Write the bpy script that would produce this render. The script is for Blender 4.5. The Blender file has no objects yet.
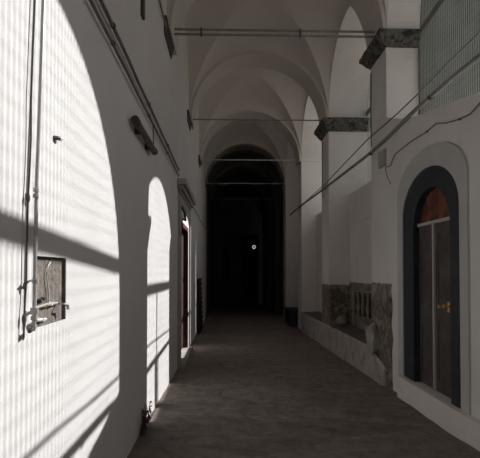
import bpy, bmesh, math, random
from mathutils import Vector, noise, Matrix

random.seed(7)
D = 4.0            # bay length in metres
EYE = 1.5
F = 475.0          # focal length in pixels of the 480 px wide frame
YAW = math.atan(13 / F)
PITCH = math.radians(1.2)
SHIFT = 42 - F * math.tan(PITCH)
XL, XR = -0.2165, 0.5835      # inner faces of the left and right walls (in bays)
XC = (XL + XR) / 2
R = 0.4
SPR = 0.868                   # springing of the vaults above the eye
sc = bpy.context.scene
COL = sc.collection


def P(x, y, z):
    return Vector((x * D, y * D, EYE + z * D))


_f0 = Vector((math.sin(YAW), math.cos(YAW), 0))
_rt = Vector((math.cos(YAW), -math.sin(YAW), 0))
_fw = _f0 * math.cos(PITCH) + Vector((0, 0, math.sin(PITCH)))
_up = -_f0 * math.sin(PITCH) + Vector((0, 0, math.cos(PITCH)))


def on(px, py, X):
    """point of the corridor-parallel plane X (bays) seen at a pixel, in bays"""
    d = _fw + _rt * ((px - 240) / F) + _up * ((229 - py + SHIFT) / F)
    t = X / d.x
    return Vector((X, d.y * t, d.z * t))


def floor_z(Y):               # Y in metres, floor height in metres
    return -0.02 - 0.022 * Y


# ------------------------------------------------------------------ materials
def mat(name, color, rough=0.9, metal=0.0, var=0.0, scale=3.0, bump=0.0, bscale=30.0, dark=None, thr=(0.5, 0.65), dscale=2.0, detail=6.0):
    m = bpy.data.materials.new(name); m.use_nodes = True
    nt = m.node_tree; N = nt.nodes; L = nt.links
    b = N['Principled BSDF']
    b.inputs['Roughness'].default_value = rough
    b.inputs['Metallic'].default_value = metal
    b.inputs['Specular IOR Level'].default_value = 0.3
    tc = N.new('ShaderNodeTexCoord')
    col = None
    if var > 0:
        n = N.new('ShaderNodeTexNoise'); n.inputs['Scale'].default_value = scale; n.inputs['Detail'].default_value = detail
        L.new(tc.outputs['Object'], n.inputs['Vector'])
        r = N.new('ShaderNodeValToRGB')
        r.color_ramp.elements[0].position = 0.3; r.color_ramp.elements[1].position = 0.7
        r.color_ramp.elements[0].color = tuple(c * (1 - var) for c in color) + (1,)
        r.color_ramp.elements[1].color = tuple(min(1, c * (1 + var * .5)) for c in color) + (1,)
        L.new(n.outputs['Fac'], r.inputs['Fac']); col = r.outputs['Color']
    if dark:
        n2 = N.new('ShaderNodeTexNoise'); n2.inputs['Scale'].default_value = dscale; n2.inputs['Detail'].default_value = 8
        n2.inputs['Roughness'].default_value = 0.65
        L.new(tc.outputs['Object'], n2.inputs['Vector'])
        r2 = N.new('ShaderNodeValToRGB')
        r2.color_ramp.elements[0].position = thr[0]; r2.color_ramp.elements[1].position = thr[1]
        L.new(n2.outputs['Fac'], r2.inputs['Fac'])
        mx = N.new('ShaderNodeMix'); mx.data_type = 'RGBA'
        L.new(r2.outputs['Color'], mx.inputs[0])
        if col: L.new(col, mx.inputs[6])
        else: mx.inputs[6].default_value = tuple(color) + (1,)
        mx.inputs[7].default_value = tuple(dark) + (1,)
        col = mx.outputs[2]
    if col: L.new(col, b.inputs['Base Color'])
    else: b.inputs['Base Color'].default_value = tuple(color) + (1,)
    if bump > 0:
        n3 = N.new('ShaderNodeTexNoise'); n3.inputs['Scale'].default_value = bscale; n3.inputs['Detail'].default_value = 5
        L.new(tc.outputs['Object'], n3.inputs['Vector'])
        bp = N.new('ShaderNodeBump'); bp.inputs['Strength'].default_value = bump; bp.inputs['Distance'].default_value = 0.02
        L.new(n3.outputs['Fac'], bp.inputs['Height']); L.new(bp.outputs['Normal'], b.inputs['Normal'])
    return m


M = {}
M['plaster'] = mat('white_plaster', (.72, .705, .69), .95, var=.05, scale=1.2, bump=.12, bscale=9)
M['plaster_r'] = mat('worn_white_plaster', (.68, .645, .615), .95, var=.07, scale=1.4, bump=.3, bscale=7, dark=(.5, .47, .44), thr=(.60, .80), dscale=1.1)
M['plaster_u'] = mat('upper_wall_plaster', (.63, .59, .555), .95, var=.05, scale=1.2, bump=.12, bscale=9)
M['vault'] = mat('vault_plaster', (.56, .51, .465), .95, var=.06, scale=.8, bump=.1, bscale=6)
M['band'] = mat('smooth_grey_render', (.47, .465, .45), .9, var=.08, scale=4)
M['corbel'] = mat('weathered_corbel_stone', (.15, .145, .125), .95, var=.45, scale=9, bump=.8, bscale=24, dark=(.03, .03, .028), thr=(.45, .6), dscale=11)
M['corbel_dim'] = mat('blackened_corbel_and_hollow_shade', (.075, .065, .055), .95, var=.4, scale=9, bump=.6, bscale=24)  # left corbel stone; also the painted shade behind the balusters
M['iron'] = mat('dark_iron', (.10, .085, .075), .6, .4, var=.3, scale=20)
M['rod'] = mat('painted_tie_iron', (.27, .25, .23), .6, .2, var=.2, scale=12)
M['rod_light'] = mat('lit_tinted_tie_iron', (.55, .55, .52), .6, .1, var=.2, scale=12)  # lighter copy of the tie iron so the far rods look lit
M['pipe_grey'] = mat('grey_pipe_paint', (.26, .25, .235), .6, .1, var=.15, scale=6)
M['pipe_steel'] = mat('galvanised_pipe', (.52, .52, .51), .45, .4, var=.15, scale=15)
M['cable'] = mat('dark_cable', (.09, .085, .08), .7)
M['cable_grey'] = mat('dusty_conduit', (.22, .195, .175), .75, var=.2, scale=10)
M['box'] = mat('grey_box_plastic', (.36, .34, .31), .6, var=.1, scale=12)
M['navy'] = mat('navy_black_paint', (.026, .030, .038), .6, var=.3, scale=6, bump=.2, bscale=14)
M['leaf'] = mat('weathered_door_metal', (.085, .07, .06), .6, var=.45, scale=5, detail=9, dark=(.05, .035, .028), thr=(.45, .7), dscale=3)
M['rust'] = mat('rust_orange_panel', (.20, .062, .026), .7, var=.5, scale=6, dark=(.035, .016, .012), thr=(.46, .62), dscale=4.5)
M['strip'] = mat('pale_metal_strip', (.42, .42, .40), .45, .3)
M['brass'] = mat('brass', (.75, .47, .14), .3, .9)
M['redwood'] = mat('dark_red_door_paint', (.115, .030, .022), .6, var=.3, scale=14)
M['darkwood'] = mat('old_brown_door_wood', (.035, .016, .012), .7, var=.4, scale=9)
M['surround'] = mat('grey_door_stone', (.40, .39, .37), .9, var=.15, scale=5, bump=.3)
M['niche'] = mat('bare_niche_mortar', (.235, .205, .18), .95, var=.25, scale=9, bump=.7, bscale=30, dark=(.09, .075, .065), thr=(.55, .68), dscale=7)
M['wire'] = mat('galvanised_wire', (.33, .34, .31), .6, .2)
M['beam'] = mat('grey_green_beam_paint', (.20, .205, .185), .7, var=.2, scale=6)
M['stone'] = None
M['bench'] = mat('cement_bench_render', (.42, .385, .35), .95, var=.18, scale=4, bump=.5, bscale=18, dark=(.2, .17, .15), thr=(.52, .7), dscale=5)
M['bench_top'] = mat('dark_bench_top', (.15, .125, .11), .95, var=.3, scale=8, bump=.5, bscale=20)  # darker tone than the bench front
M['boulder'] = mat('pale_rubble', (.34, .31, .275), .95, var=.3, scale=7, bump=.6, bscale=18)
M['baluster'] = mat('mossy_old_stone', (.26, .24, .195), .95, var=.35, scale=12, bump=.5, bscale=30)
M['crate'] = mat('dark_blue_paint', (.02, .024, .034), .6, var=.2, scale=8)
M['board'] = mat('blackened_plank', (.035, .03, .027), .8, var=.4, scale=10)
M['leafgreen'] = mat('dry_leaf', (.10, .075, .07), .8, var=.4, scale=20)
M['petal'] = mat('pale_seed_head', (.62, .52, .54), .8)
M['wing'] = mat('greyish_green_added_skin', (.13, .138, .12), .95, var=.15, scale=.5, dark=(.09, .098, .085), thr=(.45, .6), dscale=.6)
M['ground'] = mat('courtyard_earth', (.26, .24, .20), .95, var=.3, scale=1)
M['far'] = mat('shade_tinted_far_plaster', (.17, .165, .155), .95, var=.2, scale=1)  # plaster darkened to imitate the unlit depth of the corridor
M['mid'] = mat('shade_tinted_arch_plaster', (.27, .255, .23), .95, var=.2, scale=1)  # half-dark plaster imitating the fading light at the fourth arch
M['black'] = mat('unlit_hollow_paint', (.012, .012, .012), .9)
M['lampbody'] = mat('dusty_lamp_housing', (.15, .13, .115), .6, var=.3, scale=16)
M['white'] = mat('white_plug', (.7, .7, .68), .6)


def stone_mat():
    m = bpy.data.materials.new('exposed_rubble_masonry'); m.use_nodes = True
    nt = m.node_tree; N = nt.nodes; L = nt.links; b = N['Principled BSDF']; b.inputs['Roughness'].default_value = .95
    tc = N.new('ShaderNodeTexCoord')
    nz = N.new('ShaderNodeTexNoise'); nz.inputs['Scale'].default_value = 3; nz.inputs['Detail'].default_value = 3
    L.new(tc.outputs['Object'], nz.inputs['Vector'])
    mx = N.new('ShaderNodeMix'); mx.data_type = 'RGBA'; mx.inputs[0].default_value = .12
    L.new(tc.outputs['Object'], mx.inputs[6]); L.new(nz.outputs['Color'], mx.inputs[7])
    v = N.new('ShaderNodeTexVoronoi'); v.inputs['Scale'].default_value = 4.6
    L.new(mx.outputs[2], v.inputs['Vector'])
    ve = N.new('ShaderNodeTexVoronoi'); ve.feature = 'DISTANCE_TO_EDGE'; ve.inputs['Scale'].default_value = 4.6
    L.new(mx.outputs[2], ve.inputs['Vector'])
    r = N.new('ShaderNodeValToRGB')
    cr = r.color_ramp
    cr.elements[0].color = (.15, .12, .095, 1); cr.elements[1].color = (.34, .295, .245, 1)
    e = cr.elements.new(.5); e.color = (.23, .185, .145, 1)
    sp = N.new('ShaderNodeSeparateColor'); L.new(v.outputs['Color'], sp.inputs[0]); L.new(sp.outputs[0], r.inputs['Fac'])
    n = N.new('ShaderNodeTexNoise'); n.inputs['Scale'].default_value = 16; n.inputs['Detail'].default_value = 8
    L.new(tc.outputs['Object'], n.inputs['Vector'])
    m2 = N.new('ShaderNodeMix'); m2.data_type = 'RGBA'; m2.blend_type = 'MULTIPLY'; m2.inputs[0].default_value = .75
    L.new(r.outputs['Color'], m2.inputs[6])
    r3 = N.new('ShaderNodeValToRGB'); r3.color_ramp.elements[0].position = .35; r3.color_ramp.elements[1].position = .65
    r3.color_ramp.elements[0].color = (.35, .33, .31, 1)
    L.new(n.outputs['Fac'], r3.inputs['Fac']); L.new(r3.outputs['Color'], m2.inputs[7])
    re = N.new('ShaderNodeValToRGB'); re.color_ramp.elements[0].position = .0; re.color_ramp.elements[1].position = .09
    re.color_ramp.elements[0].color = (.6, .58, .56, 1)
    L.new(ve.outputs['Distance'], re.inputs['Fac'])
    m3 = N.new('ShaderNodeMix'); m3.data_type = 'RGBA'; m3.blend_type = 'MULTIPLY'; m3.inputs[0].default_value = .8
    L.new(m2.outputs[2], m3.inputs[6]); L.new(re.outputs['Color'], m3.inputs[7])
    n4 = N.new('ShaderNodeTexNoise'); n4.inputs['Scale'].default_value = 3.5; n4.inputs['Detail'].default_value = 7; n4.inputs['Roughness'].default_value = .7
    L.new(tc.outputs['Object'], n4.inputs['Vector'])
    r4 = N.new('ShaderNodeValToRGB'); r4.color_ramp.elements[0].position = .52; r4.color_ramp.elements[1].position = .6
    L.new(n4.outputs['Fac'], r4.inputs['Fac'])
    m4 = N.new('ShaderNodeMix'); m4.data_type = 'RGBA'; L.new(r4.outputs['Color'], m4.inputs[0])
    L.new(m3.outputs[2], m4.inputs[6]); m4.inputs[7].default_value = (.26, .225, .19, 1)
    L.new(m4.outputs[2], b.inputs['Base Color'])
    bp = N.new('ShaderNodeBump'); bp.inputs['Strength'].default_value = .8; bp.inputs['Distance'].default_value = .04
    L.new(re.outputs['Color'], bp.inputs['Height']); L.new(bp.outputs['Normal'], b.inputs['Normal'])
    return m


def floor_mat():
    m = bpy.data.materials.new('worn_basalt_paving'); m.use_nodes = True
    nt = m.node_tree; N = nt.nodes; L = nt.links; b = N['Principled BSDF']
    b.inputs['Roughness'].default_value = .75; b.inputs['Specular IOR Level'].default_value = .25
    tc = N.new('ShaderNodeTexCoord')
    mp = N.new('ShaderNodeMapping'); mp.inputs['Rotation'].default_value = (0, 0, .7); mp.inputs['Scale'].default_value = (.8, 1.5, 1)
    L.new(tc.outputs['Object'], mp.inputs['Vector'])
    nz = N.new('ShaderNodeTexNoise'); nz.inputs['Scale'].default_value = 2.2; nz.inputs['Detail'].default_value = 4
    L.new(mp.outputs['Vector'], nz.inputs['Vector'])
    mx = N.new('ShaderNodeMix'); mx.data_type = 'RGBA'; mx.inputs[0].default_value = .16
    L.new(mp.outputs['Vector'], mx.inputs[6]); L.new(nz.outputs['Color'], mx.inputs[7])
    vo = N.new('ShaderNodeTexVoronoi'); vo.inputs['Scale'].default_value = 1.9; vo.feature = 'DISTANCE_TO_EDGE'
    L.new(mx.outputs[2], vo.inputs['Vector'])
    vc = N.new('ShaderNodeTexVoronoi'); vc.inputs['Scale'].default_value = 1.9
    L.new(mx.outputs[2], vc.inputs['Vector'])
    cr = N.new('ShaderNodeValToRGB'); cr.color_ramp.elements[0].position = .0; cr.color_ramp.elements[1].position = .05
    cr.color_ramp.elements[0].color = (1, 1, 1, 1); cr.color_ramp.elements[1].color = (0, 0, 0, 1)
    L.new(vo.outputs['Distance'], cr.inputs['Fac'])
    sx = N.new('ShaderNodeSeparateColor'); L.new(vc.outputs['Color'], sx.inputs[0])
    rc = N.new('ShaderNodeValToRGB'); rc.color_ramp.elements[0].color = (.25, .212, .187, 1); rc.color_ramp.elements[1].color = (.31, .268, .238, 1)
    L.new(sx.outputs[0], rc.inputs['Fac'])
    br = N.new('ShaderNodeMix'); br.data_type = 'RGBA'
    fm = N.new('ShaderNodeMath'); fm.operation = 'MULTIPLY'; fm.inputs[1].default_value = .15
    L.new(cr.outputs['Color'], fm.inputs[0]); L.new(fm.outputs[0], br.inputs[0])
    L.new(rc.outputs['Color'], br.inputs[6]); br.inputs[7].default_value = (.09, .075, .065, 1)
    n = N.new('ShaderNodeTexNoise'); n.inputs['Scale'].default_value = 6; n.inputs['Detail'].default_value = 12; n.inputs['Roughness'].default_value = .78
    L.new(tc.outputs['Object'], n.inputs['Vector'])
    r3 = N.new('ShaderNodeValToRGB'); r3.color_ramp.elements[0].position = .35; r3.color_ramp.elements[1].position = .68
    r3.color_ramp.elements[0].color = (.5, .48, .47, 1); r3.color_ramp.elements[1].color = (1.3, 1.28, 1.25, 1)
    L.new(n.outputs['Fac'], r3.inputs['Fac'])
    m2 = N.new('ShaderNodeMix'); m2.data_type = 'RGBA'; m2.blend_type = 'MULTIPLY'; m2.inputs[0].default_value = .85
    L.new(br.outputs[2], m2.inputs[6]); L.new(r3.outputs['Color'], m2.inputs[7])
    L.new(m2.outputs[2], b.inputs['Base Color'])
    ad = N.new('ShaderNodeMath'); ad.operation = 'MULTIPLY_ADD'; ad.inputs[1].default_value = -.22
    L.new(cr.outputs['Color'], ad.inputs[0]); L.new(n.outputs['Fac'], ad.inputs[2])
    bp = N.new('ShaderNodeBump'); bp.inputs['Strength'].default_value = 1; bp.inputs['Distance'].default_value = .07
    L.new(ad.outputs[0], bp.inputs['Height']); L.new(bp.outputs['Normal'], b.inputs['Normal'])
    return m


M['stone'] = stone_mat()
M['floor'] = floor_mat()


# ------------------------------------------------------------------ mesh helpers
def quad(bm, a, b, c, d):
    vs = [bm.verts.new(p) for p in (a, b, c, d)]
    bm.faces.new(vs)


def bx(bm, x0, x1, y0, y1, z0, z1):        # in bays
    v = [bm.verts.new(P(x, y, z)) for z in (z0, z1) for (x, y) in ((x0, y0), (x1, y0), (x1, y1), (x0, y1))]
    for f in ((3, 2, 1, 0), (4, 5, 6, 7), (0, 1, 5, 4), (1, 2, 6, 5), (2, 3, 7, 6), (3, 0, 4, 7)):
        bm.faces.new([v[i] for i in f])
    return v


def tube(bm, pts, r, n=10, cap=True):       # pts in metres
    pts = [Vector(p) for p in pts]
    rings = []
    for i, p in enumerate(pts):
        t = ((pts[i] - pts[i - 1]).normalized() if i else Vector((0, 0, 0))) + ((pts[i + 1] - pts[i]).normalized() if i < len(pts) - 1 else Vector((0, 0, 0)))
        t.normalize()
        a = Vector((0, 0, 1)) if abs(t.z) < .9 else Vector((1, 0, 0))
        u = t.cross(a).normalized(); w = t.cross(u)
        rr = r[i] if isinstance(r, (list, tuple)) else r
        rings.append([bm.verts.new(p + u * rr * math.cos(2 * math.pi * k / n) + w * rr * math.sin(2 * math.pi * k / n)) for k in range(n)])
    for a, b in zip(rings, rings[1:]):
        for k in range(n):
            bm.faces.new((a[k], a[(k + 1) % n], b[(k + 1) % n], b[k]))
    if cap:
        bm.faces.new(rings[0][::-1]); bm.faces.new(rings[-1])


def lathe(bm, base, prof, n=16):            # prof: (radius, height) metres; base in metres
    rings = [[bm.verts.new(base + Vector((r * math.cos(2 * math.pi * k / n), r * math.sin(2 * math.pi * k / n), h))) for k in range(n)] for r, h in prof]
    for a, b in zip(rings, rings[1:]):
        for k in range(n):
            bm.faces.new((a[k], a[(k + 1) % n], b[(k + 1) % n], b[k]))
    bm.faces.new(rings[0][::-1]); bm.faces.new(rings[-1])


def strip(bm, x, ys, lo, hi):               # wall face in plane x between two height functions
    for a, b in zip(ys, ys[1:]):
        if hi(a) - lo(a) < 1e-6 and hi(b) - lo(b) < 1e-6: continue
        quad(bm, P(x, a, lo(a)), P(x, b, lo(b)), P(x, b, hi(b)), P(x, a, hi(a)))


def reveal(bm, x0, x1, ys, h):              # surface between the planes x0 and x1 along a height function
    for a, b in zip(ys, ys[1:]):
        quad(bm, P(x0, a, h(a)), P(x1, a, h(a)), P(x1, b, h(b)), P(x0, b, h(b)))


def vreveal(bm, x0, x1, y, z0, z1):
    quad(bm, P(x0, y, z0), P(x1, y, z0), P(x1, y, z1), P(x0, y, z1))


def obj(name, bm, m, parent=None, smooth=False, weld=1e-4, bevel=0):
    if weld: bmesh.ops.remove_doubles(bm, verts=bm.verts, dist=weld)
    bmesh.ops.recalc_face_normals(bm, faces=bm.faces)
    me = bpy.data.meshes.new(name); 
    org = Vector((0, 0, 0))
    if parent is None and bm.verts:
        lo = Vector([min(v.co[i] for v in bm.verts) for i in range(3)]); hi = Vector([max(v.co[i] for v in bm.verts) for i in range(3)])
        org = (lo + hi) / 2; org.z = lo.z
    elif parent is not None:
        org = parent.matrix_world.translation if False else parent_origin(parent)
    bmesh.ops.translate(bm, verts=bm.verts, vec=-org)
    bm.to_mesh(me); bm.free()
    ms = m if isinstance(m, (list, tuple)) else [m]
    for q in ms: me.materials.append(q)
    if smooth:
        for p in me.polygons: p.use_smooth = True
        me.set_sharp_from_angle(angle=math.radians(28))
    o = bpy.data.objects.new(name, me); COL.objects.link(o)
    if parent is None: o.location = org
    else: o.parent = parent
    if bevel:
        bv = o.modifiers.new('bevel', 'BEVEL'); bv.width = bevel; bv.segments = 2; bv.limit_method = 'ANGLE'
    return o


def parent_origin(p):
    o = Vector((0, 0, 0))
    while p is not None:
        o += p.location; p = p.parent
    return o


def tag(o, label, cat, group=None, kind=None):
    if label: o['label'] = label
    if cat: o['category'] = cat
    if group: o['group'] = group
    if kind: o['kind'] = kind
    return o


def struct(name, bm, m, label, **k):
    o = obj(name, bm, m, **k); o['kind'] = 'structure'; o['label'] = label; o['category'] = name.split('_')[0]
    return o


def thing(name, loc, label, cat, group=None, kind=None):
    o = bpy.data.objects.new(name, None); COL.objects.link(o); o.location = loc; o.empty_display_size = .1
    return tag(o, label, cat, group, kind)


def dup(root, off, label):
    r = root.copy(); COL.objects.link(r); r.location = root.location + off; r['label'] = label
    for ch in list(root.children):
        c = ch.copy(); COL.objects.link(c); c.parent = r
    return r


def NB():
    return bmesh.new()


def arch_ys(yc, r=R, n=24):
    return [yc - r * math.cos(math.pi * i / n) for i in range(n + 1)]


def arch_z(yc, r=R, spr=SPR):
    return lambda y: spr + math.sqrt(max(0, r * r - (y - yc) ** 2))


# ------------------------------------------------------------------ right wall: the arcade
LOW = -0.75
TOP = 1.50
def TH(k): return .12 if k <= 1 else .24
bays = list(range(-1, 8))                   # bay k spans k-0.1 .. k+0.7
near_bm, far_bm = NB(), NB()
for k in bays:
    bm = near_bm if k < 5 else far_bm
    y0, y1, yc = k - .1, k + .7, k + .3
    T = TH(k)
    ys = arch_ys(yc); az = arch_z(yc)
    strip(bm, XR, ys, az, lambda y: TOP)
    strip(bm, XR + T, ys, az, lambda y: TOP)
    reveal(bm, XR, XR + T, ys, az)
    # the pier after the bay
    xo = XR + T
    if k in (2, 3): xo = 1.0  # unseen outer buttress added to cut the sun patch at its far edge
    bx(bm, XR, xo, k + .7 + (.012 if k == 1 else 0), k + .9, LOW, SPR)
    bx(bm, XR, XR + T, k + .7, k + .9, SPR, TOP)
    if k in (2, 3): bx(bm, XR + T - .01, xo, k + .7, k + .9, SPR - .001, SPR + .35)
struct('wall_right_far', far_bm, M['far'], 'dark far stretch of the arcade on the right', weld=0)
struct('wall_right', near_bm, M['plaster_r'], 'white plastered arcade of piers and round arches on the right', weld=0)

# outer skin of the two nearest bays, added to trim the sun patches
bm = NB()
for k in (-1, 0, 1):
    ys = arch_ys(k + .3); az = arch_z(k + .3)
    x0, x1 = XR + .122, XR + .18
    for x in (x0, x1): strip(bm, x, ys, az, lambda y: TOP)
    reveal(bm, x0, x1, ys, az)
    bx(bm, x0, x1, k + .7, k + .9, LOW, TOP)
struct('wall_exterior_skin', bm, M['wing'], 'grey-green outer skin added to trim the sun patches', weld=0)

# infill of the first bay, flush with the piers, pierced by the arched door
DC, DW = 1.357, .192                         # doorway centre and half width
def door_out(y): return .17 + .13 * math.sqrt(max(0, 1 - ((y - DC) / DW) ** 2))
SILLZ = -.345
_prof = [(.9, .385), (1.05, .41), (1.2, .435), (1.32, .458), (1.44, .478), (1.56, .507), (1.64, .535), (1.7, .56), (1.714, .566)]
def lerp(tab, y):
    for (a, za), (b, zb) in zip(tab, tab[1:]):
        if y <= b: return za + (zb - za) * (y - a) / (b - a)
    return tab[-1][1]
def wall_top(y): return lerp(_prof, y) + .004 * noise.noise(Vector((y * 14, 0, 0)))
XI = .7035                                   # plane of the mesh and of the infill behind
dys = [DC - DW * math.cos(math.pi * i / 24) for i in range(25)]
ys = sorted(set([.9 + .04 * i for i in range(7)] + dys + [1.56 + .02 * i for i in range(8)]))
ys = [y for y in ys if .9 <= y <= 1.7001] + [1.7125]
bm = NB()
inside = lambda y: DC - DW - 1e-6 <= y <= DC + DW + 1e-6
for a, b in zip(ys, ys[1:]):
    if inside(a) and inside(b):
        strip(bm, XR, [a, b], door_out, wall_top)
        strip(bm, XR, [a, b], lambda y: LOW, lambda y: SILLZ)
        quad(bm, P(XR, a, door_out(a)), P(XR + .09, a, door_out(a)), P(XR + .09, b, door_out(b)), P(XR, b, door_out(b)))
    else:
        strip(bm, XR, [a, b], lambda y: LOW, wall_top)
    quad(bm, P(XR, a, wall_top(a)), P(XI, a, wall_top(a) - .01), P(XI, b, wall_top(b) - .01), P(XR, b, wall_top(b)))
    quad(bm, P(XI, a, wall_top(a) - .01), P(XI + .05, a, wall_top(a) - .01), P(XI + .05, b, wall_top(b) - .01), P(XI, b, wall_top(b) - .01))
for y in (DC - DW, DC + DW): vreveal(bm, XR, XR + .09, y, SILLZ, .17)
quad(bm, P(XR, DC - DW, SILLZ), P(XR + .09, DC - DW, SILLZ), P(XR + .09, DC + DW, SILLZ), P(XR, DC + DW, SILLZ))
strip(bm, XI + .05, ys, lambda y: LOW, lambda y: wall_top(y) - .01)
quad(bm, P(XR + .09, DC - DW - .02, SILLZ - .02), P(XR + .09, DC + DW + .02, SILLZ - .02), P(XR + .09, DC + DW + .02, .32), P(XR + .09, DC - DW - .02, .32))
struct('wall_infill_door', bm, M['plaster_r'], 'white infill wall around the arched door', weld=1e-5)

# infill of bays 0, 2, 3, 4 and the closed bays beyond
def infill(k, x0, x1, z0, z1, name, label, m):
    bm = NB()
    v = bx(bm, x0, x1, k - .1, k + .7, LOW, z0)
    for q in v[4:]:
        if q.co.x > (x0 + x1) / 2 * D: q.co.z = EYE + z1 * D
    return struct(name, bm, m, label)
infill(0, XR, XI + .05, .40, .45, 'wall_infill_near', 'white infill wall beside the viewpoint', M['plaster_r'])
infill(-1, XR, XI + .05, 1.27, 1.27, 'wall_infill_behind', 'closed bay of the arcade behind the viewpoint', M['plaster_r'])
infill(2, XI, XR + .24, .44, .50, 'wall_infill_bench', 'recessed white infill wall over the stone bench', M['plaster_r'])
infill(3, XI, XR + .24, .44, .50, 'wall_infill_third', 'recessed white infill wall of the third bay', M['plaster_r'])
infill(4, XI, XR + .24, .44, .50, 'wall_infill_fourth', 'recessed infill wall of the fourth bay', M['plaster_r'])
bm = NB(); bx(bm, XI, XR + .24, 4.10, 4.7, .44, SPR + R)  # block added to cut the sun of this bay to a sliver
struct('wall_infill_slit', bm, M['plaster_r'], 'wall added to close most of the fourth arch to the sun')
for k in (5, 6, 7):
    bm = NB(); ys = arch_ys(k + .3); az = arch_z(k + .3)
    strip(bm, XR + .05, ys, lambda y: LOW, az)
    strip(bm, XR + .15, ys, lambda y: LOW, az)
    struct('wall_infill_far', bm, M['far'], 'dark blocked arch deep in the corridor')
# ledge on the recessed infill of bay 2
bm = NB(); bx(bm, XI - .006, XI + .01, 1.9, 2.7, .262, .270)
struct('trim_1', bm, M['plaster_r'], 'thin plaster ledge across the recessed infill')
bm = NB()
for k in (3, 4): bx(bm, XR - .012, XR + .2, k + .692, k + .9, SPR - .005, SPR + .012)
struct('trim_2', bm, M['plaster_r'], 'flat white impost courses of the far piers')

# ------------------------------------------------------------------ left wall with niche and doorway
n0, n1 = on(37, 256, XL), on(66, 258, XL)
n2, n3 = on(66, 321, XL), on(37, 325, XL)
NY0, NY1, NZ1, NZ0 = n0.y, n1.y, (n0.z + n1.z) / 2, (n2.z + n3.z) / 2
LY0, LY1, LZ1 = 2.16, 2.63, .235             # doorway on the left
bm = NB()
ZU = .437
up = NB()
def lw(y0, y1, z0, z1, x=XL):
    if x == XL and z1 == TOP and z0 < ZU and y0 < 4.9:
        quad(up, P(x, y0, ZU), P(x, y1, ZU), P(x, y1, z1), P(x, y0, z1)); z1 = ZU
    quad(bm, P(x, y0, z0), P(x, y1, z0), P(x, y1, z1), P(x, y0, z1))
lw(-1.1, NY0, LOW, TOP); lw(NY0, NY1, LOW, NZ0); lw(NY0, NY1, NZ1, TOP); lw(NY1, LY0, LOW, TOP)
lw(LY0, LY1, LZ1, TOP); lw(LY0, LY1, LOW, -.425); lw(LY1, 5.0, LOW, TOP)
lw(-1.1, 5.0, LOW, TOP, XL - .12)
for (y0, y1, z0, z1, d) in ((LY0, LY1, -.425, LZ1, .05),):
    vreveal(bm, XL - d, XL, y0, z0, z1); vreveal(bm, XL - d, XL, y1, z0, z1); lw(y0, y1, z0, z1, XL - d)
    quad(bm, P(XL, y0, z1), P(XL - d, y0, z1), P(XL - d, y1, z1), P(XL, y1, z1))
    quad(bm, P(XL, y0, z0), P(XL - d, y0, z0), P(XL - d, y1, z0), P(XL, y1, z0))
struct('wall_left_upper', up, M['plaster_u'], 'upper part of the left wall above the twin conduits')
struct('wall_left', bm, M['plaster'], 'long smooth white wall on the left carrying the sun patches')
# niche lining: bare mortar box set in the wall
bm = NB(); d = .0045
lw(NY0, NY1, NZ0, NZ1, XL - d)
vreveal(bm, XL - d, XL, NY0, NZ0, NZ1); vreveal(bm, XL - d, XL, NY1, NZ0, NZ1)
for z in (NZ0, NZ1): quad(bm, P(XL, NY0, z), P(XL - d, NY0, z), P(XL - d, NY1, z), P(XL, NY1, z))
struct('wall_niche', bm, M['niche'], 'rough square meter niche in the left wall')

# far stretch, its unlit depth put into the plaster colour
bm = NB()
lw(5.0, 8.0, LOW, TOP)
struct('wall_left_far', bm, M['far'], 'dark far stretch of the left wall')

# end wall with a window and a doorway
bm = NB(); bx(bm, XL - .12, XR + .2, 8.0, 8.15, LOW, TOP)
struct('wall_end', bm, M['far'], 'dark end wall of the corridor')
bm = NB(); bx(bm, XL - .12, XR + .2, -1.25, -1.1, LOW, TOP)
struct('wall_behind', bm, M['plaster'], 'end wall behind the viewpoint')
w = thing('window_1', P(-.02, 7.99, -.10), 'dark shuttered window on the end wall', 'window', kind='structure')
bm = NB(); bx(bm, -.085, .045, 7.97, 8.0, -.12, .36); obj('window_frame', bm, M['board'], w)
bm = NB(); bx(bm, -.065, .025, 7.965, 7.975, -.10, .34)
for i in range(9): bx(bm, -.06, .02, 7.96, 7.97, -.08 + i * .046, -.06 + i * .046)
obj('shutter', bm, M['black'], w)
w = thing('door_3', P(.3, 7.99, -.45), 'dark double door at the corridor end', 'door', kind='structure')
bm = NB(); bx(bm, .24, .53, 7.97, 8.0, -.6, .62); obj('door_frame', bm, M['board'], w)
for s in (0, 1):
    bm = NB(); bx(bm, .26 + s * .127, .383 + s * .127, 7.955, 7.972, -.6, .6); obj('door_leaf', bm, M['black'], w)
# small lit ring
c = P(.447, 7.93, .40)
rl = thing('ring_lamp', c, 'tiny bright ring-shaped lamp deep in the dark corridor', 'lamp')
bm = NB(); c2 = on(254, 247, 1); 
s = 7.93 / on(254, 247, 1).y
ctr = P(s, 7.93, c2.z * s)
rl.location = ctr
tube(bm, [ctr + Vector((.09 * math.cos(a * math.pi / 12), 0, .10 * math.sin(a * math.pi / 12))) for a in range(25)], .016, 8, False)
em = bpy.data.materials.new('lit_ring'); em.use_nodes = True
e = em.node_tree.nodes['Principled BSDF']; e.inputs['Emission Color'].default_value = (.85, .95, 1, 1); e.inputs['Emission Strength'].default_value = .9
obj('tube_ring', bm, em, rl, smooth=True)
bm = NB(); tube(bm, [ctr + Vector((0, .05, 0)), ctr + Vector((0, .3, 0))], .03, 8); obj('mount', bm, M['iron'], rl)

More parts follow.
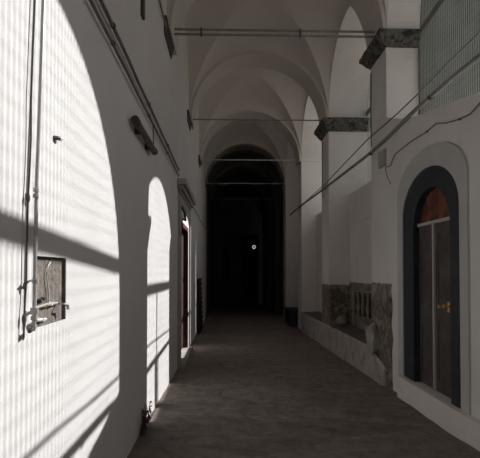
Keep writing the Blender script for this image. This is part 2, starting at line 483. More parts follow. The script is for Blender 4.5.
# ------------------------------------------------------------------ vaults
bm = NB(); n = 40
th = [math.pi * i / n for i in range(n + 1)]
farbm = NB()
for k in bays:
    tgt = bm if k < 5 else farbm
    g = [[tgt.verts.new(P(XC - R * math.cos(a), k + .3 - R * math.cos(b), SPR + R * max(math.sin(a), math.sin(b)) + .12 * (math.sin(a) * math.sin(b)) ** 1.1)) for a in th] for b in th]
    for i in range(n):
        for j in range(n):
            f = (g[i][j], g[i][j + 1], g[i + 1][j + 1], g[i + 1][j])
            if j == i:      # split along the groin
                tgt.faces.new((f[0], f[1], f[2])); tgt.faces.new((f[0], f[2], f[3]))
            elif i + j == n - 1:
                tgt.faces.new((f[0], f[1], f[3])); tgt.faces.new((f[1], f[2], f[3]))
            else: tgt.faces.new(f)
struct('ceiling', bm, M['vault'], 'white groin vaults over the corridor', smooth=True, weld=1e-5)
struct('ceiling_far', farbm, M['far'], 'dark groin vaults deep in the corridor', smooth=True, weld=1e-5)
for k in bays:
    bm = NB(); rb = .386; y0, y1 = k + .7, k + .9
    for a, b in zip(th, th[1:]):
        pa = lambda r, t, y: P(XC - r * math.cos(t), y, SPR + r * math.sin(t))
        quad(bm, pa(rb, a, y0), pa(rb, b, y0), pa(rb, b, y1), pa(rb, a, y1))
        for y in (y0, y1): quad(bm, pa(rb, a, y), pa(rb, b, y), pa(R + .02, b, y), pa(R + .02, a, y))
    for s in (-1, 1):
        quad(bm, P(XC + s * rb, y0, SPR), P(XC + s * (R + .02), y0, SPR), P(XC + s * (R + .02), y1, SPR), P(XC + s * rb, y1, SPR))
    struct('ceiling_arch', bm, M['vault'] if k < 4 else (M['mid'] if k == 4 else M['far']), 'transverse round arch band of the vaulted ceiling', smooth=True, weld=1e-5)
bm = NB(); bx(bm, XL - .2, XR + .05, -1.2, 8.1, SPR + R + .14, SPR + R + .19)
struct('ceiling_upper', bm, M['vault'], 'roof slab over the vaults')

# ------------------------------------------------------------------ floor
bm = NB(); nx, ny = 44, 300
vs = []
for j in range(ny + 1):
    Y = (-1.15 + 9.25 * (j / ny) ** 1.5) * D
    row = []
    for i in range(nx + 1):
        X = (-.26 + 1.02 * i / nx) * D
        h = .022 * noise.noise(Vector((X * .9, Y * .7, 0))) + .016 * noise.noise(Vector((X * 2.6 + 5, Y * 2.2, 3))) + .006 * noise.noise(Vector((X * 7, Y * 6, 9)))
        row.append(bm.verts.new((X, Y, floor_z(Y) + h)))
    vs.append(row)
for j in range(ny):
    for i in range(nx): bm.faces.new((vs[j][i], vs[j][i + 1], vs[j + 1][i + 1], vs[j + 1][i]))
o = struct('floor', bm, M['floor'], 'uneven dark stone paved floor', weld=0)
for p in o.data.polygons: p.use_smooth = True

# ------------------------------------------------------------------ courtyard outside
bm = NB(); quad(bm, P(XR + .2, -6, -.42), P(9, -6, -.42), P(9, 9, -.42), P(XR + .2, 9, -.42))
struct('ground_exterior', bm, M['ground'], 'bare courtyard ground outside the arcade')
bm = NB(); bx(bm, .9, 5.5, 8.3, 9.2, -.6, 5.3)
struct('wall_exterior_wing', bm, M['wing'], 'grey-green building wing closing the courtyard')

# ------------------------------------------------------------------ wire mesh and beams in the openings
def mesh_screen(k, xpl, zlo, y0, y1, label, wires=True):
    yc = k + .3; az = arch_z(yc)
    t = thing('wire_screen', P(xpl, yc, zlo(yc)), label, 'wire mesh', 'wire screens filling the arcade openings')
    bm = NB()
    def bar(a, b, r):
        d = (b - a); u = Vector((1, 0, 0)) * r; w = d.normalized().cross(Vector((1, 0, 0))) * r
        q = [bm.verts.new(p + s1 * u + s2 * w) for p in (a, b) for (s1, s2) in ((-1, -1), (1, -1), (1, 1), (-1, 1))]
        for f in ((0, 1, 5, 4), (1, 2, 6, 5), (2, 3, 7, 6), (3, 0, 4, 7)): bm.faces.new([q[i] for i in f])
    y = y0
    while y < y1:
        bar(P(xpl, y, zlo(y)), P(xpl, y, az(y)), .0034); y += .0125
    z = min(zlo(y0), zlo(y1)) + .01
    while z < SPR + R:
        if z <= SPR: a, b = y0, y1
        else:
            h = math.sqrt(max(0, R * R - (z - SPR) ** 2)); a, b = max(y0, yc - h), min(y1, yc + h)
        # clip to above the sill
        if zlo(a) > z: a = next((y for y in [a + .01 * i for i in range(80)] if zlo(y) <= z), b)
        if zlo(b) > z: b = next((y for y in [b - .01 * i for i in range(80)] if zlo(y) <= z), a)
        if b - a > .02: bar(P(xpl, a, z), P(xpl, b, z), .0011)
        z += .025
    obj('wire_mesh', bm, M['wire'], t, weld=0)
    bm = NB(); v = bx(bm, xpl - .004, xpl + .004, y0, y1, .893, .918)
    if k == 1:
        for q in v: q.co.z += D * (.020 - .055 * (q.co.y / D - y0) / .8)
    obj('cross_beam', bm, M['beam'], t)
    return t
mesh_screen(1, XI, lambda y: wall_top(y) - .01, .9, 1.7, 'grey-green wire mesh screen in the arch above the arched door')
#mesh_screen(0, XI, lambda y: .44, -.1, .7, 'wire mesh screen in the arch nearest the viewpoint')
t = mesh_screen(2, XR + .22, lambda y: .49, 1.9, 2.7, 'wire mesh screen in the arch above the stone bench')
bm = NB(); bx(bm, XR + .215, XR + .225, 2.235, 2.247, .49, .89); obj('post', bm, M['beam'], t)
bm = NB(); [bx(bm, XR + .218, XR + .222, 2.20 + .014 * q, 2.208 + .014 * q, .49, .70) for q in range(6)]; obj('shadow_slats', bm, M['beam'], t)  # unseen slats added to cast the broad grey band in the sun patch
#mesh_screen(3, XR + .22, lambda y: .49, 2.9, 3.7, 'wire mesh screen in the arch of the third bay')

# ------------------------------------------------------------------ corbels
def corbel_bm(y0, y1, xin, xout, side, p, ztop, zbot, seed):
    """moulded impost: slab, cyma and bead as stacked rings around three sides"""
    bm = NB(); H = ztop - zbot
    prof = [(0, .15), (.10, .2), (.16, .42), (.30, .46), (.34, .55), (.5, .66), (.66, .9), (.72, 1.0), (.98, 1.0), (1, .96)]
    rings = []
    for h, q in prof:
        z = zbot + h * H; e = p * q
        a = xin - side * e                    # corridor side
        pts = []
        m = 10
        for i in range(m + 1): pts.append((xout + (a - xout) * i / m, y0 - e))
        for i in range(1, m + 1): pts.append((a, y0 - e + (y1 - y0 + 2 * e) * i / m))
        for i in range(1, m + 1): pts.append((a + (xout - a) * i / m, y1 + e))
        ring = []
        for (x, y) in pts:
            nn = noise.noise_vector(Vector((x * 40 + seed, y * 40, z * 40))) * .0022
            ring.append(bm.verts.new(P(x, y, z) + Vector((nn.x, nn.y, nn.z)) * D))
        rings.append(ring)
    for a, b in zip(rings, rings[1:]):
        for i in range(len(a) - 1): bm.faces.new((a[i], a[i + 1], b[i + 1], b[i]))
        bm.faces.new((a[-1], a[0], b[0], b[-1]))
    bm.faces.new(rings[0][::-1]); bm.faces.new(rings[-1])
    return bm
tag(obj('corbel', corbel_bm(1.715, 1.9, XR, XR + .118, 1, .036, SPR + .006, SPR - .048, 1), M['corbel']),
    'large dark moulded stone corbel capping the pier beside the wire mesh', 'corbel', 'stone corbels of the right piers')
tag(obj('corbel', corbel_bm(2.7, 2.9, XR, XR + .235, 1, .040, SPR + .004, SPR - .066, 5), M['corbel']),
    'dark moulded stone corbel on the second pier, over the bench', 'corbel', 'stone corbels of the right piers')
for k, lab in ((1, 'nearest dark corbel high on the left wall, at the double tie rod'), (2, 'second dark corbel on the left wall, at the end of the thin rod'), (3, 'third and farthest dark corbel on the left wall')):
    tag(obj('wall_corbel', corbel_bm(k + .62 - .05 * (k > 1), k + .82 - .06 * (k > 1), XL, XL - .04, -1, .010, SPR + .005, SPR - .055, k), M['corbel_dim']), lab, 'corbel', 'small corbels of the left wall')

# ------------------------------------------------------------------ tie rods
RZ = .898
def rod(k, double, label):
    y = k + .79
    z = RZ + (.010 if k == 1 else 0) - .008 * (k - 1) / 2
    t = thing('tie_rod', P(XC, y, z), label, 'tie rod', 'iron tie rods across the vault')
    xa, xb = XL + .008, XR - .006
    if double:
        for dz in (-.0095, .0095):
            bm = NB(); tube(bm, [P(xa, y, z + dz), P(xb, y, z + dz)], .018, 10); obj('bar', bm, M['rod'], t, smooth=True)
        for fx in (.14, .62):
            x = xa + (xb - xa) * fx
            bm = NB(); bx(bm, x - .003, x + .003, y - .006, y + .006, z - .015, z + .015); obj('clamp', bm, M['iron'], t)
    else:
        bm = NB(); tube(bm, [P(xa, y, z), P(xb, y, z)], .015, 10); obj('bar', bm, M['rod_light'] if k > 2 else M['rod'], t, smooth=True)
    for x in (xa, xb):
        bm = NB(); bx(bm, x - .008, x + .006, y - .018, y + .018, z - .03, z + .03); obj('anchor_plate', bm, M['iron'], t, bevel=.004)
    return t
rod(1, True, 'double iron tie rod nearest the viewer, high across the vault')
rod(2, False, 'second tie rod, single thin bar at the dark second corbel')
rod(3, False, 'third tie rod crossing where the light fades')
rod(4, False, 'fourth tie rod, at the mouth of the dark part')
rod(5, False, 'faint farthest tie rod in the dark part')

# ------------------------------------------------------------------ right wall pipes and cables
def path(name, pts, r, m, label, cat, group=None, n=10, parts=None):
    t = thing(name, sum(pts, Vector()) / len(pts), label, cat, group)
    bm = NB(); tube(bm, pts, r, n); obj('run', bm, m, t, smooth=True)
    return t
def W(px, py, X): v = on(px, py, X); return P(v.x, v.y, v.z)
XW = XR - .006
pl = [P(XW, .3, .52), P(XW, .75, .515), W(480, 56, XW), W(452, 78, XW), W(410, 115, XW), W(388, 137, XW), W(370.5, 153, XW), W(325, 188, XW), W(300.5, 206, XW), W(290, 215, XW)]
t = path('water_pipe', pl, .027, M['pipe_grey'], 'thick grey pipe running the length of the right wall', 'pipe')
for px, py in ((431, 97), (371, 153), (325, 188), (301, 206)):
    q = W(px, py, XW); bm = NB(); tube(bm, [q - Vector((0, .02, 0)), q + Vector((0, .02, 0))], .034, 12)
    bmesh.ops.translate(bm, verts=bm.verts, vec=Vector((0, 0, 0))); obj('bracket', bm, M['iron'], t)
pl = [P(XW, .4, .58), P(XW, .8, .57), W(480, 32, XW), W(451, 60, XW), W(420, 92, XW), W(398, 113, XW), W(368, 139, XW), W(325, 184, XW), W(295, 211, XW)]
t = path('overhead_cable', pl, .010, M['cable_grey'], 'thin dark cable strung just above the thick grey pipe', 'cable')
# lower conduit from the junction box
pl = [W(386, 167, XW), W(390, 166, XW), W(395, 154, XW), W(410, 142, XW), W(426, 132, XW), W(436, 123.5, XW), W(446, 123, XW), W(460, 119, XW), W(470, 114, XW), W(480, 103, XW), W(495, 90, XW)]
t = path('wall_conduit', pl, .0075, M['cable_grey'], 'bent thin conduit climbing from the junction box above the arched door', 'conduit')
for px, py in ((427, 131.5), (460, 119)):
    q = W(px, py, XW); bm = NB(); bmesh.ops.create_cube(bm, size=.02, matrix=Matrix.Translation(q)); obj('clip', bm, M['iron'], t)
a, b = on(380.5, 153, XR), on(386.5, 165, XR)
jb = thing('junction_box', P(XR, (a.y + b.y) / 2, b.z), 'small grey junction box at the edge of the pier, left of the arched door', 'junction box')
bm = NB(); bx(bm, XR - .009, XR + .002, min(a.y, b.y), max(a.y, b.y), b.z, a.z); obj('housing', bm, M['box'], jb, bevel=.008)
bm = NB(); bx(bm, XR - .011, XR - .008, min(a.y, b.y) + .006, max(a.y, b.y) - .006, b.z + .005, a.z - .005); obj('cover', bm, M['box'], jb)
bm = NB(); tube(bm, [W(385, 163, XW), W(386, 172, XW), W(388, 179, XW), W(391, 184, XW)], .005, 8); obj('loose_wire', bm, M['cable_grey'], jb)
# cable drops down pier edges
t = path('corner_cable', [P(XR - .004, 2.86, SPR - .07), P(XR - .004, 2.865, .62), P(XR - .004, 2.86, .44)], .010, M['cable_grey'], 'dark cable dropping from the second pier corbel', 'cable')
t = path('corner_cable', [P(XR - .004, 1.885, SPR - .07), P(XR - .004, 1.89, .7), P(XR - .004, 1.885, .50)], .009, M['cable_grey'], 'dark cable dropping from the corbel beside the mesh', 'cable')

# ------------------------------------------------------------------ arched door on the right
d1 = thing('door_1', P(XR, DC, SILLZ), 'arched dark double door in a navy frame on the right wall', 'door', kind='structure')
IC, IW, ISP, IRI = 1.345, .122, .125, .115
def ring(bm, oc, ow, osp, ori, ic, iw, isp, iri, x0, x1, zb, n=28):
    o_ = [(oc - ow, zb)] + [(oc - ow * math.cos(math.pi * i / n), osp + ori * math.sin(math.pi * i / n)) for i in range(n + 1)] + [(oc + ow, zb)]
    i_ = [(ic - iw, zb)] + [(ic - iw * math.cos(math.pi * i / n), isp + iri * math.sin(math.pi * i / n)) for i in range(n + 1)] + [(ic + iw, zb)]
    for j in range(len(o_) - 1):
        for x in (x0, x1): quad(bm, P(x, *o_[j]), P(x, *o_[j + 1]), P(x, *i_[j + 1]), P(x, *i_[j]))
        quad(bm, P(x0, *o_[j]), P(x0, *o_[j + 1]), P(x1, *o_[j + 1]), P(x1, *o_[j]))
        quad(bm, P(x0, *i_[j]), P(x0, *i_[j + 1]), P(x1, *i_[j + 1]), P(x1, *i_[j]))
    for s in (0, -1):
        quad(bm, P(x0, *o_[s]), P(x1, *o_[s]), P(x1, *i_[s]), P(x0, *i_[s]))
bm = NB(); ring(bm, DC, DW, .17, .13, IC, IW, ISP, IRI, XR - .002, XR + .03, SILLZ); obj('door_frame', bm, M['navy'], d1)
bm = NB(); ring(bm, 1.36, .234, .24, .12, DC, DW, .17, .13, XR - .006, XR + .004, -.40); obj('surround', bm, M['band'], d1)
XD = XR + .017
TZ = .140                                      # transom
mid = IC + .012
def leaf(ya, yb):
    bm = NB(); bx(bm, XD, XD + .01, ya, yb, SILLZ + .003, TZ)
    for (za, zb) in ((SILLZ + .03, -.14), (-.11, .11)):
        for (p, q, r_, s_) in ((ya + .015, yb - .015, zb - .006, zb), (ya + .015, yb - .015, za, za + .006), (ya + .015, ya + .020, za, zb), (yb - .020, yb - .015, za, zb)):
            bx(bm, XD - .002, XD, p, q, r_, s_)
    return bm
l1 = obj('door_leaf', leaf(IC - IW, mid - .004), M['leaf'], d1)
l2 = obj('door_leaf', leaf(mid + .004, IC + IW), M['leaf'], d1)
bm = NB(); bx(bm, XD - .006, XD + .004, mid - .006, mid + .005, SILLZ + .004, TZ); obj('cover_strip', bm, M['strip'], d1)
bm = NB(); bx(bm, XD - .006, XD + .006, IC - IW, IC + IW, TZ - .003, TZ + .006); obj('transom', bm, M['strip'], d1)
bm = NB(); yy = [IC - IW * math.cos(math.pi * i / 20) for i in range(21)]
strip(bm, XD + .002, yy, lambda y: TZ, lambda y: max(TZ, ISP + IRI * math.sqrt(max(0, 1 - ((y - IC) / IW) ** 2)) + .004)); tp = obj('tympanum', bm, M['rust'], d1); tp['label'] = 'rust-orange arched panel'
kb = on(450, 306.5, XD)
bm = NB(); bx(bm, XD - .004, XD, kb.y - .006, kb.y + .006, kb.z - .016, kb.z + .012); esc = obj('escutcheon', bm, M['brass'], l1)
bm = NB()
c = P(XD - .010, kb.y, kb.z)
tube(bm, [c + Vector((.03, 0, 0)), c, c - Vector((.015, 0, 0)), c - Vector((.035, 0, 0)), c - Vector((.045, 0, 0))], [.008, .010, .022, .022, .010], 14); obj('door_knob', bm, M['brass'], l1, smooth=True)
k2 = on(441.5, 306.5, XD)
bm = NB(); tube(bm, [P(XD, k2.y, k2.z), P(XD - .008, k2.y, k2.z)], .022, 14); obj('lock_cylinder', bm, M['brass'], l1, smooth=True)
bm = NB(); v = bx(bm, XR - .022, XR + .02, 1.0, 1.565, LOW + .2, SILLZ + .001)
st = tag(obj('threshold_step', bm, M['plaster_r'], bevel=.012), 'long pale plastered step under the arched door', 'step', kind='structure')

# ------------------------------------------------------------------ exposed stone, bench, balustrade
def rough_panel(bm, fn, nu, nv, amp, seed, keep=None):
    """fn(u,v) -> (point, normal) ; displaced grid"""
    g = []
    for j in range(nv + 1):
        row = []
        for i in range(nu + 1):
            p, nrm = fn(i / nu, j / nv)
            h = noise.noise(p * 5 + Vector((seed, 0, 0))) * .6 + noise.noise(p * 13 + Vector((0, seed, 0))) * .4
            edge = min(i, nu - i, j, nv - j) == 0
            row.append(bm.verts.new(p + nrm * (0 if edge else amp * (.6 + h))))
        g.append(row)
    for j in range(nv):
        for i in range(nu): bm.faces.new((g[j][i], g[j][i + 1], g[j + 1][i + 1], g[j + 1][i]))
bm = NB()
JT = lambda t: .006 * noise.noise(Vector((t * 9, 3, 1)))
def st_top(y): return -.045 - .03 * (y - 1.67)
rough_panel(bm, lambda u, v: (P(XR, 1.665 + .235 * u + .012 * noise.noise(Vector((v * 7, 1, 2))) * (1 - u), -.44 + (st_top(1.7) + .44 + JT(u)) * v), Vector((-1, 0, 0))), 22, 34, .03, 1)
struct('wall_stone_pier', bm, M['stone'], 'exposed rubble stone at the foot of the nearest pier', weld=0)
bm = NB()
rough_panel(bm, lambda u, v: (P(XR, 2.70 + .2 * u, -.45 + (.372 + JT(u)) * v), Vector((-1, 0, 0))), 14, 30, .03, 3)
rough_panel(bm, lambda u, v: (P(XR + .125 * u, 2.70, -.45 + (.372 + JT(u + 2)) * v), Vector((0, -1, 0))), 16, 30, .03, 4)
struct('wall_stone_corner', bm, M['stone'], 'exposed rubble stone wrapping the foot of the second pier', weld=0)
bm = NB()
def fr(y0, y1, z0, z1, s):
    rough_panel(bm, lambda u, v: (P(XI, y0 + (y1 - y0) * u, z0 + (z1 - z0) * v), Vector((-1, 0, 0))), max(4, int((y1 - y0) * 60)), max(4, int((z1 - z0) * 80)), .03, s)
fr(1.9, 2.7, -.105, -.063, 5); fr(2.60, 2.7, -.44, -.105, 6); fr(1.9, 2.60, -.44, -.235, 7)
struct('wall_stone_recess', bm, M['stone'], 'exposed rubble stone under the recessed infill wall', weld=0)
bm = NB(); bx(bm, XI - .002, XI + .001, 1.9, 2.6, -.235, -.105)  # thin sheet whose dark colour imitates the shade of a deep hollow
struct('trim_3', bm, M['corbel_dim'], 'flat dark sheet painted as shade behind the small stone balusters')
bl = thing('balustrade', P(XI, 2.4, -.235), 'short row of squat stone balusters built into the recess', 'balustrade')
proto = None
for i in range(7):
    bm = NB(); base = P(XI - .014, 2.565 - .085 * i, -.235)
    H = .13 * D
    lathe(bm, base, [(.045, 0), (.045, .03), (.022, .05), (.032, .12), (.045, .19), (.03, .26), (.018, .31), (.036, .35), (.022, .40), (.045, .46), (.045, H)], 14)
    obj('baluster', bm, M['baluster'], bl, smooth=True)
bm = NB(); bx(bm, XI - .022, XI, 1.92, 2.6, -.107, -.098); obj('rail', bm, M['baluster'], bl)

# bench
bm = NB(); m_ = 60
rows = []
for j in range(m_ + 1):
    y = 1.72 + (3.64 - 1.72) * j / m_
    zt = -.300 - .016 * (y - 1.72) / 1.9 + .004 * noise.noise(Vector((y * 6, 0, 0)))
    xo = XR - .016 + .004 * noise.noise(Vector((y * 5, 4, 0)))
    if y < 1.9: zt -= .05 * (1.9 - y) / .18
    rows.append([bm.verts.new(P(x, y, z)) for x, z in ((xo - .004, -.50), (xo, zt - .012), (xo + .008, zt), (XI + .005, zt + .004), (XI + .005, -.50))])
for a, b in zip(rows, rows[1:]):
    for i in range(4): f = bm.faces.new((a[i], b[i], b[i + 1], a[i + 1])); f.material_index = 1 if i == 2 else 0
bm.faces.new(rows[0]); bm.faces.new(rows[-1][::-1])
tag(obj('stone_bench', bm, [M['bench'], M['bench_top']], smooth=True), 'long low masonry bench along the foot of the right wall', 'bench')

def rock(name, c, s, seed, m, label, cat='stone', group=None):
    bm = NB(); bmesh.ops.create_icosphere(bm, subdivisions=4, radius=1)
    for v in bm.verts:
        p = v.co.copy()
        k = 1 + .25 * noise.noise(p * 1.3 + Vector((seed, 0, 0))) + .08 * noise.noise(p * 4 + Vector((0, seed, 0)))
        q = Vector([math.copysign(abs(p[i]) ** .75, p[i]) * s[i] * k for i in range(3)])
        q.y *= 1 - .35 * (q.z / s[2] * .5 + .5); v.co = c + q
    return tag(obj(name, bm, m, smooth=True), label, cat, group)
rock('rubble_stone', P(XR - .018, 1.83, -.262), (.09, .19, .23), 3, M['boulder'], 'pale pointed rubble stone standing at the near end of the bench')
rock('rubble_stone', P(XR + .05, 2.62, -.272), (.10, .12, .09), 8, M['baluster'], 'dark lump of stone lying on the bench by the second pier')
bm = NB(); bx(bm, XR + .03, XR + .10, 2.93, 3.06, -.315, -.262)
tag(obj('stone_block', bm, M['stone'], bevel=.02), 'squared stone block on the bench beyond the second pier', 'stone')
cr = thing('storage_box', P(XR + .02, 4.1, -.445), 'low dark blue box on the floor at the fourth bay', 'box')
bm = NB(); bx(bm, XR - .06, XR + .10, 3.94, 4.3, -.458, -.34); obj('box_body', bm, M['crate'], cr, bevel=.01)
bm = NB(); bx(bm, XR - .066, XR + .10, 3.935, 4.305, -.34, -.328); obj('lid', bm, M['crate'], cr, bevel=.006)

# ------------------------------------------------------------------ left door
d2 = thing('door_2', P(XL, 2.4, -.425), 'dark red wooden door under a stone cornice on the left wall', 'door', kind='structure')
fx0, fx1 = XL - .03, XL + .003
bm = NB()
bx(bm, fx0, fx1, LY1 - .022, LY1, -.425, LZ1); bx(bm, fx0, fx1, LY0, LY0 + .022, -.425, LZ1); bx(bm, fx0, fx1, LY0 + .022, LY1 - .022, LZ1 - .022, LZ1)
obj('door_frame', bm, M['redwood'], d2, bevel=.006)
for s in (0, 1):
    ya = LY0 + .022 + s * .213; bm = NB(); bx(bm, XL - .034, XL - .024, ya, ya + .213, -.425, LZ1 - .022)
    for (za, zb) in ((-.40, -.26), (-.24, -.06), (-.04, .19)): bx(bm, XL - .025, XL - .021, ya + .02, ya + .193, za, zb)
    lf = obj('door_leaf', bm, M['darkwood'], d2)
    if s == 0:
        bm = NB(); c = P(XL - .02, ya + .2, -.11); tube(bm, [c, c + Vector((.03, 0, 0)), c + Vector((.05, 0, 0))], [.012, .022, .014], 12); obj('door_knob', bm, M['brass'], lf, smooth=True)
bm = NB()
for (ya, yb) in ((LY0 - .07, LY0), (LY1 + .07, LY1 + .09)): bx(bm, XL, XL + .010, ya, yb, -.44, .30)
bx(bm, XL, XL + .008, LY0 - .07, LY1 + .09, .30, .345)
obj('surround', bm, M['surround'], d2)
bm = NB()
for (z0, z1, e) in ((.345, .358, .014), (.358, .376, .026), (.376, .402, .040)): bx(bm, XL, XL + e, LY0 - .07 - e, LY1 + .07 + e * .5, z0, z1)
obj('cornice', bm, M['surround'], d2, bevel=.01)
bm = NB(); tube(bm, [P(XL + .006, 2.17, .30), P(XL + .02, 2.2, .27), P(XL + .02, 2.25, .24), P(XL + .006, 2.28, .25)], .022, 8); obj('scroll', bm, M['corbel_dim'], d2, smooth=True)
bm = NB(); bx(bm, XL - .03, XL + .028, LY0 - .05, LY1 + .02, -.6, -.418)
tag(obj('door_step', bm, M['bench'], bevel=.012), 'low worn step at the foot of the red door', 'step', kind='structure')
# leaning slatted board
lb = thing('leaning_shutter', P(XL + .02, 3.6, -.47), 'tall dark slatted shutter leaning on the left wall past the red door', 'shutter')
bm = NB(); v = bx(bm, XL + .014, XL + .022, 3.42, 3.80, -.463, -.055)
for q in v[4:]: q.co.x -= .045
obj('panel', bm, M['board'], lb)
for i in range(11):
    z = -.44 + .037 * i; x = XL + .026 - .011 * (z + .463) / .41
    bm = NB(); bx(bm, x - .003, x + .003, 3.43, 3.79, z, z + .014); obj('slat', bm, M['board'], lb)

# ------------------------------------------------------------------ left wall services
XP = XL + .008
t = thing('vertical_pipe', W(34, 325, XL), 'galvanised vertical pipe down the left wall beside the niche', 'pipe')
bm = NB(); pts = [W(44.5, -40, XP), W(43.3, 0, XP), W(40.3, 90, XP), W(36.8, 180, XP), W(35.2, 250, XP), W(34, 320, XP), W(33.6, 331, XP)]
tube(bm, pts, .0085, 12); obj('run', bm, M['pipe_steel'], t, smooth=True)
for (px, py, r, h) in ((36.2, 190, .013, .008), (36, 196, .013, .008), (35.3, 281, .014, .010), (34.4, 311, .018, .014), (34, 318, .014, .008)):
    q = W(px, py, XP); bm = NB(); tube(bm, [q - Vector((0, 0, h)), q + Vector((0, 0, h))], r, 12); obj('coupling', bm, M['pipe_steel'], t, smooth=True)
bm = NB(); q = W(33.6, 330, XP); tube(bm, [q + Vector((0, 0, .01)), q - Vector((0, .04, 0)), q - Vector((0, .045, -.01))], .010, 10); obj('elbow', bm, M['iron'], t, smooth=True)
t = thing('vertical_cable', W(24, 335, XL), 'thin dark cable hanging left of the vertical pipe', 'cable')
XQ = XL + .004
bm = NB(); tube(bm, [W(36.5, -30, XQ), W(35, 0, XQ), W(33, 50, XQ), W(31.2, 100, XQ), W(31, 140, XQ), W(29.5, 175, XQ), W(28, 200, XQ), W(27, 240, XQ), W(26.3, 280, XQ), W(24.6, 312, XQ), W(23.8, 338, XQ)], .0042, 8); obj('run', bm, M['cable'], t, smooth=True)
for (px, py, h) in ((28.2, 198, .02), (25, 286, .018), (24, 319, .022)):
    q = W(px, py, XQ); bm = NB(); tube(bm, [q - Vector((0, 0, h)), q - Vector((0, 0, h * .4)), q + Vector((0, 0, h * .4)), q + Vector((0, 0, h))], [.004, .009, .009, .004], 8); obj('cable_joint', bm, M['cable'], t, smooth=True)
bm = NB(); tube(bm, [W(25.5, 285, XQ), W(28, 281.5, XP), W(34, 280, XP)], .005, 8); obj('tie', bm, M['cable'], t, smooth=True)
# valve set in the niche
XV = XL - .002
vt = thing('valve_assembly', W(50, 305, XV), 'brass and white tap fittings inside the wall niche', 'valve')
bm = NB(); tube(bm, [W(35, 308, XP), W(42, 306, XV), W(50, 304, XV), W(58, 303, XV), W(64, 304, XP), W(67.5, 305, XP), W(68, 309, XP)], [.006, .007, .010, .006, .006, .008, .008], 10); obj('pipe_arm', bm, M['pipe_steel'], vt, smooth=True)
bm = NB(); tube(bm, [W(49, 303, XV), W(48.5, 290, XV), W(46.5, 276, XV), W(48, 266, XV), W(50.5, 262, XV)], .0035, 8); obj('loose_wire', bm, M['white'], vt, smooth=True)
for (px, py, s, m) in ((40, 301, .017, 'cable'), (43, 299, .013, 'cable'), (50.5, 304, .016, 'white'), (38, 319, .013, 'white'), (42, 320, .012, 'white'), (45, 306, .012, 'brass')):
    q = W(px, py, XV); bm = NB(); tube(bm, [q - Vector((.012, 0, 0)), q - Vector((.004, 0, 0)), q + Vector((.01, 0, 0))], [s * .5, s * .8, s * .6], 10); obj('fitting', bm, M[m], vt, smooth=True)
bm = NB(); tube(bm, [W(36, 320, XP), W(40, 320, XV), W(46, 319, XV)], [.007, .008, .006], 8); obj('short_pipe', bm, M['white'], vt, smooth=True)
# hook
hk = thing('wall_hook', W(54, 138, XL), 'small metal hook sticking out of the sunlit wall', 'hook')
bm = NB(); a = W(53.5, 138, XL); b = a + Vector((.016, .030, .006)); tube(bm, [a, a + Vector((.012, .010, .004)), b], [.012, .011, .009], 8); obj('shank', bm, M['iron'], hk, smooth=True)
bm = NB(); tube(bm, [b, b + Vector((.004, .02, .003))], [.012, .010], 8); obj('tip', bm, M['white'], hk, smooth=True)
# twin conduits
def conduit(p0, p1, r, label):
    t = thing('wall_conduit', (p0 + p1) / 2, label, 'conduit', 'conduits along the left wall')
    n_ = 14; bm = NB()
    tube(bm, [p0.lerp(p1, i / n_) + Vector((0, 0, -.012 * math.sin(i / n_ * math.pi * 5) ** 2)) for i in range(n_ + 1)], r, 10); obj('run', bm, M['cable_grey'], t, smooth=True)
    for i in range(2, 13, 3):
        q = p0.lerp(p1, i / n_); bm = NB(); tube(bm, [q - Vector((0, .012, 0)), q + Vector((0, .012, 0))], r * 1.5, 10); obj('clip', bm, M['iron'], t, smooth=True)
    return t
conduit(P(XP, .2, .418), P(XP, 2.06, .412), .012, 'lower of the twin conduits along the left wall')
conduit(P(XP, .2, .455), P(XP, 2.06, .437), .014, 'upper of the twin conduits along the left wall')
conduit(P(XP, 2.75, .40), P(XP, 4.6, .40), .010, 'conduit continuing past the door cornice into the dark')
conduit(P(XP, .5, .835), P(XP, 1.62, .835), .014, 'conduit high on the left wall ending at the nearest corbel')
# hook plate at top edge
bm = NB(); q = on(142, 8, XL); bx(bm, XL, XL + .008, q.y - .022, q.y + .004, q.z - .03, q.z + .04)
tag(obj('wall_bracket', bm, M['iron'], bevel=.01), 'dark bracket at the top edge on the left wall', 'bracket')
# tube lamp
a, b = on(136, 121, XL), on(154.5, 151, XL)
za = (a.z + b.z) / 2
a, b = on(136, 121, XL + .014), on(154, 151, XL + .014); za = (a.z + b.z) / 2
tl = thing('tube_lamp', P(XL + .02, (a.y + b.y) / 2, za), 'dusty elongated tube lamp fixed under the twin conduits', 'lamp')
bm = NB(); tube(bm, [P(XL + .014, a.y, za), P(XL + .014, b.y, za)], .034, 16); obj('lamp_body', bm, M['lampbody'], tl, smooth=True)
for y in (a.y, b.y):
    bm = NB(); tube(bm, [P(XL + .014, y - .012, za), P(XL + .014, y + .012, za)], .038, 16); obj('end_cap', bm, M['iron'], tl, smooth=True)
for y in (a.y + .06, b.y - .06):
    bm = NB(); bx(bm, XL, XL + .012, y - .006, y + .006, za - .012, za + .012); obj('bracket', bm, M['iron'], tl)
bm = NB(); tube(bm, [P(XL + .01, b.y, za), P(XP, b.y + .03, za + .02), P(XP, b.y + .02, .415)], .006, 8); obj('feed_wire', bm, M['cable'], tl, smooth=True)

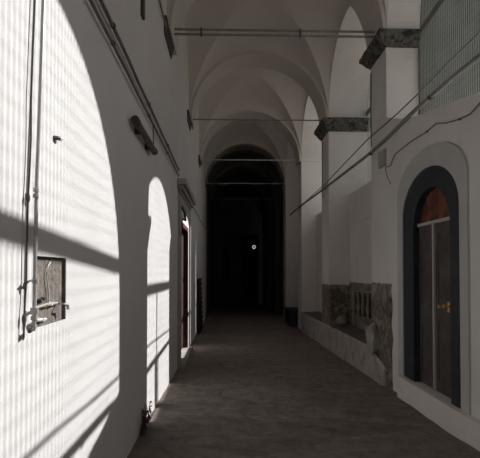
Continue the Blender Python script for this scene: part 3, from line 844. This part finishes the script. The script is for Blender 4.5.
# dried weed at the wall foot
wd = thing('dry_weed', P(XL + .01, 1.23, -.40), 'small dried weed at the foot of the left wall by the second sun patch', 'plant')
bm = NB(); bl_ = NB(); bp_ = NB()
fz = floor_z(1.23 * D)
for i in range(26):
    y = (1.175 + .11 * random.random()) * D; x = XL * D + .008 + .025 * random.random()
    b0 = Vector((x, y, fz - .01)); hh = .10 + .20 * random.random()
    tip = b0 + Vector((random.uniform(-.0, .06), random.uniform(-.05, .05), hh)); midp = (b0 + tip) / 2 + Vector((random.uniform(0, .02), random.uniform(-.02, .02), 0))
    tube(bm, [b0, midp, tip], [.005, .004, .002], 5)
    for t_ in (.3, .45, .6, .75, .9):
        c = b0.lerp(tip, t_) + Vector((.004, 0, 0)); s = .014 + .014 * random.random()
        dv = Vector((random.uniform(-.2, 1), random.uniform(-1, 1), random.uniform(-.6, .8))).normalized(); sv = dv.cross(Vector((0, .3, 1))).normalized()
        tgt = bp_ if random.random() < .18 else bl_
        quad(tgt, c, c + dv * s + sv * s * .5, c + dv * s * 2.2, c + dv * s - sv * s * .5)
obj('stem', bm, M['leafgreen'], wd, weld=0)
o = obj('foliage', bl_, M['leafgreen'], wd, weld=0); o['kind'] = 'stuff'
o = obj('seed_head', bp_, M['petal'], wd, weld=0); o['kind'] = 'stuff'

# ------------------------------------------------------------------ light
sun = bpy.data.lights.new('sun', 'SUN'); sun.energy = 7.6; sun.angle = math.radians(.36); sun.color = (1, .99, .98)
so = bpy.data.objects.new('sun', sun); COL.objects.link(so)
sd = Vector((-1, -.75, -.94))
so.rotation_euler = sd.to_track_quat('-Z', 'Y').to_euler(); so.location = (10, 10, 12)
wl = bpy.data.worlds.new('sky'); sc.world = wl; wl.use_nodes = True
bg = wl.node_tree.nodes['Background']; bg.inputs[0].default_value = (.92, .95, 1, 1); bg.inputs[1].default_value = .6

cam = bpy.data.cameras.new('camera'); co = bpy.data.objects.new('camera', cam); COL.objects.link(co)
cam.sensor_fit = 'HORIZONTAL'; cam.sensor_width = 36; cam.lens = F / 480 * 36
cam.shift_y = SHIFT / 480
cam.clip_start = .02
mt = Matrix((_rt, _up, -_fw)).transposed().to_4x4(); mt.translation = (0, 0, EYE)
co.matrix_world = mt
sc.camera = co
sc.view_settings.view_transform = 'Standard'; sc.view_settings.look = 'None'; sc.view_settings.gamma = 1
sc.view_settings.use_curve_mapping = False
sc.view_settings.exposure = -0.06
sc.cycles.max_bounces = 8; sc.cycles.diffuse_bounces = 6
sc.cycles.sample_clamp_indirect = 4
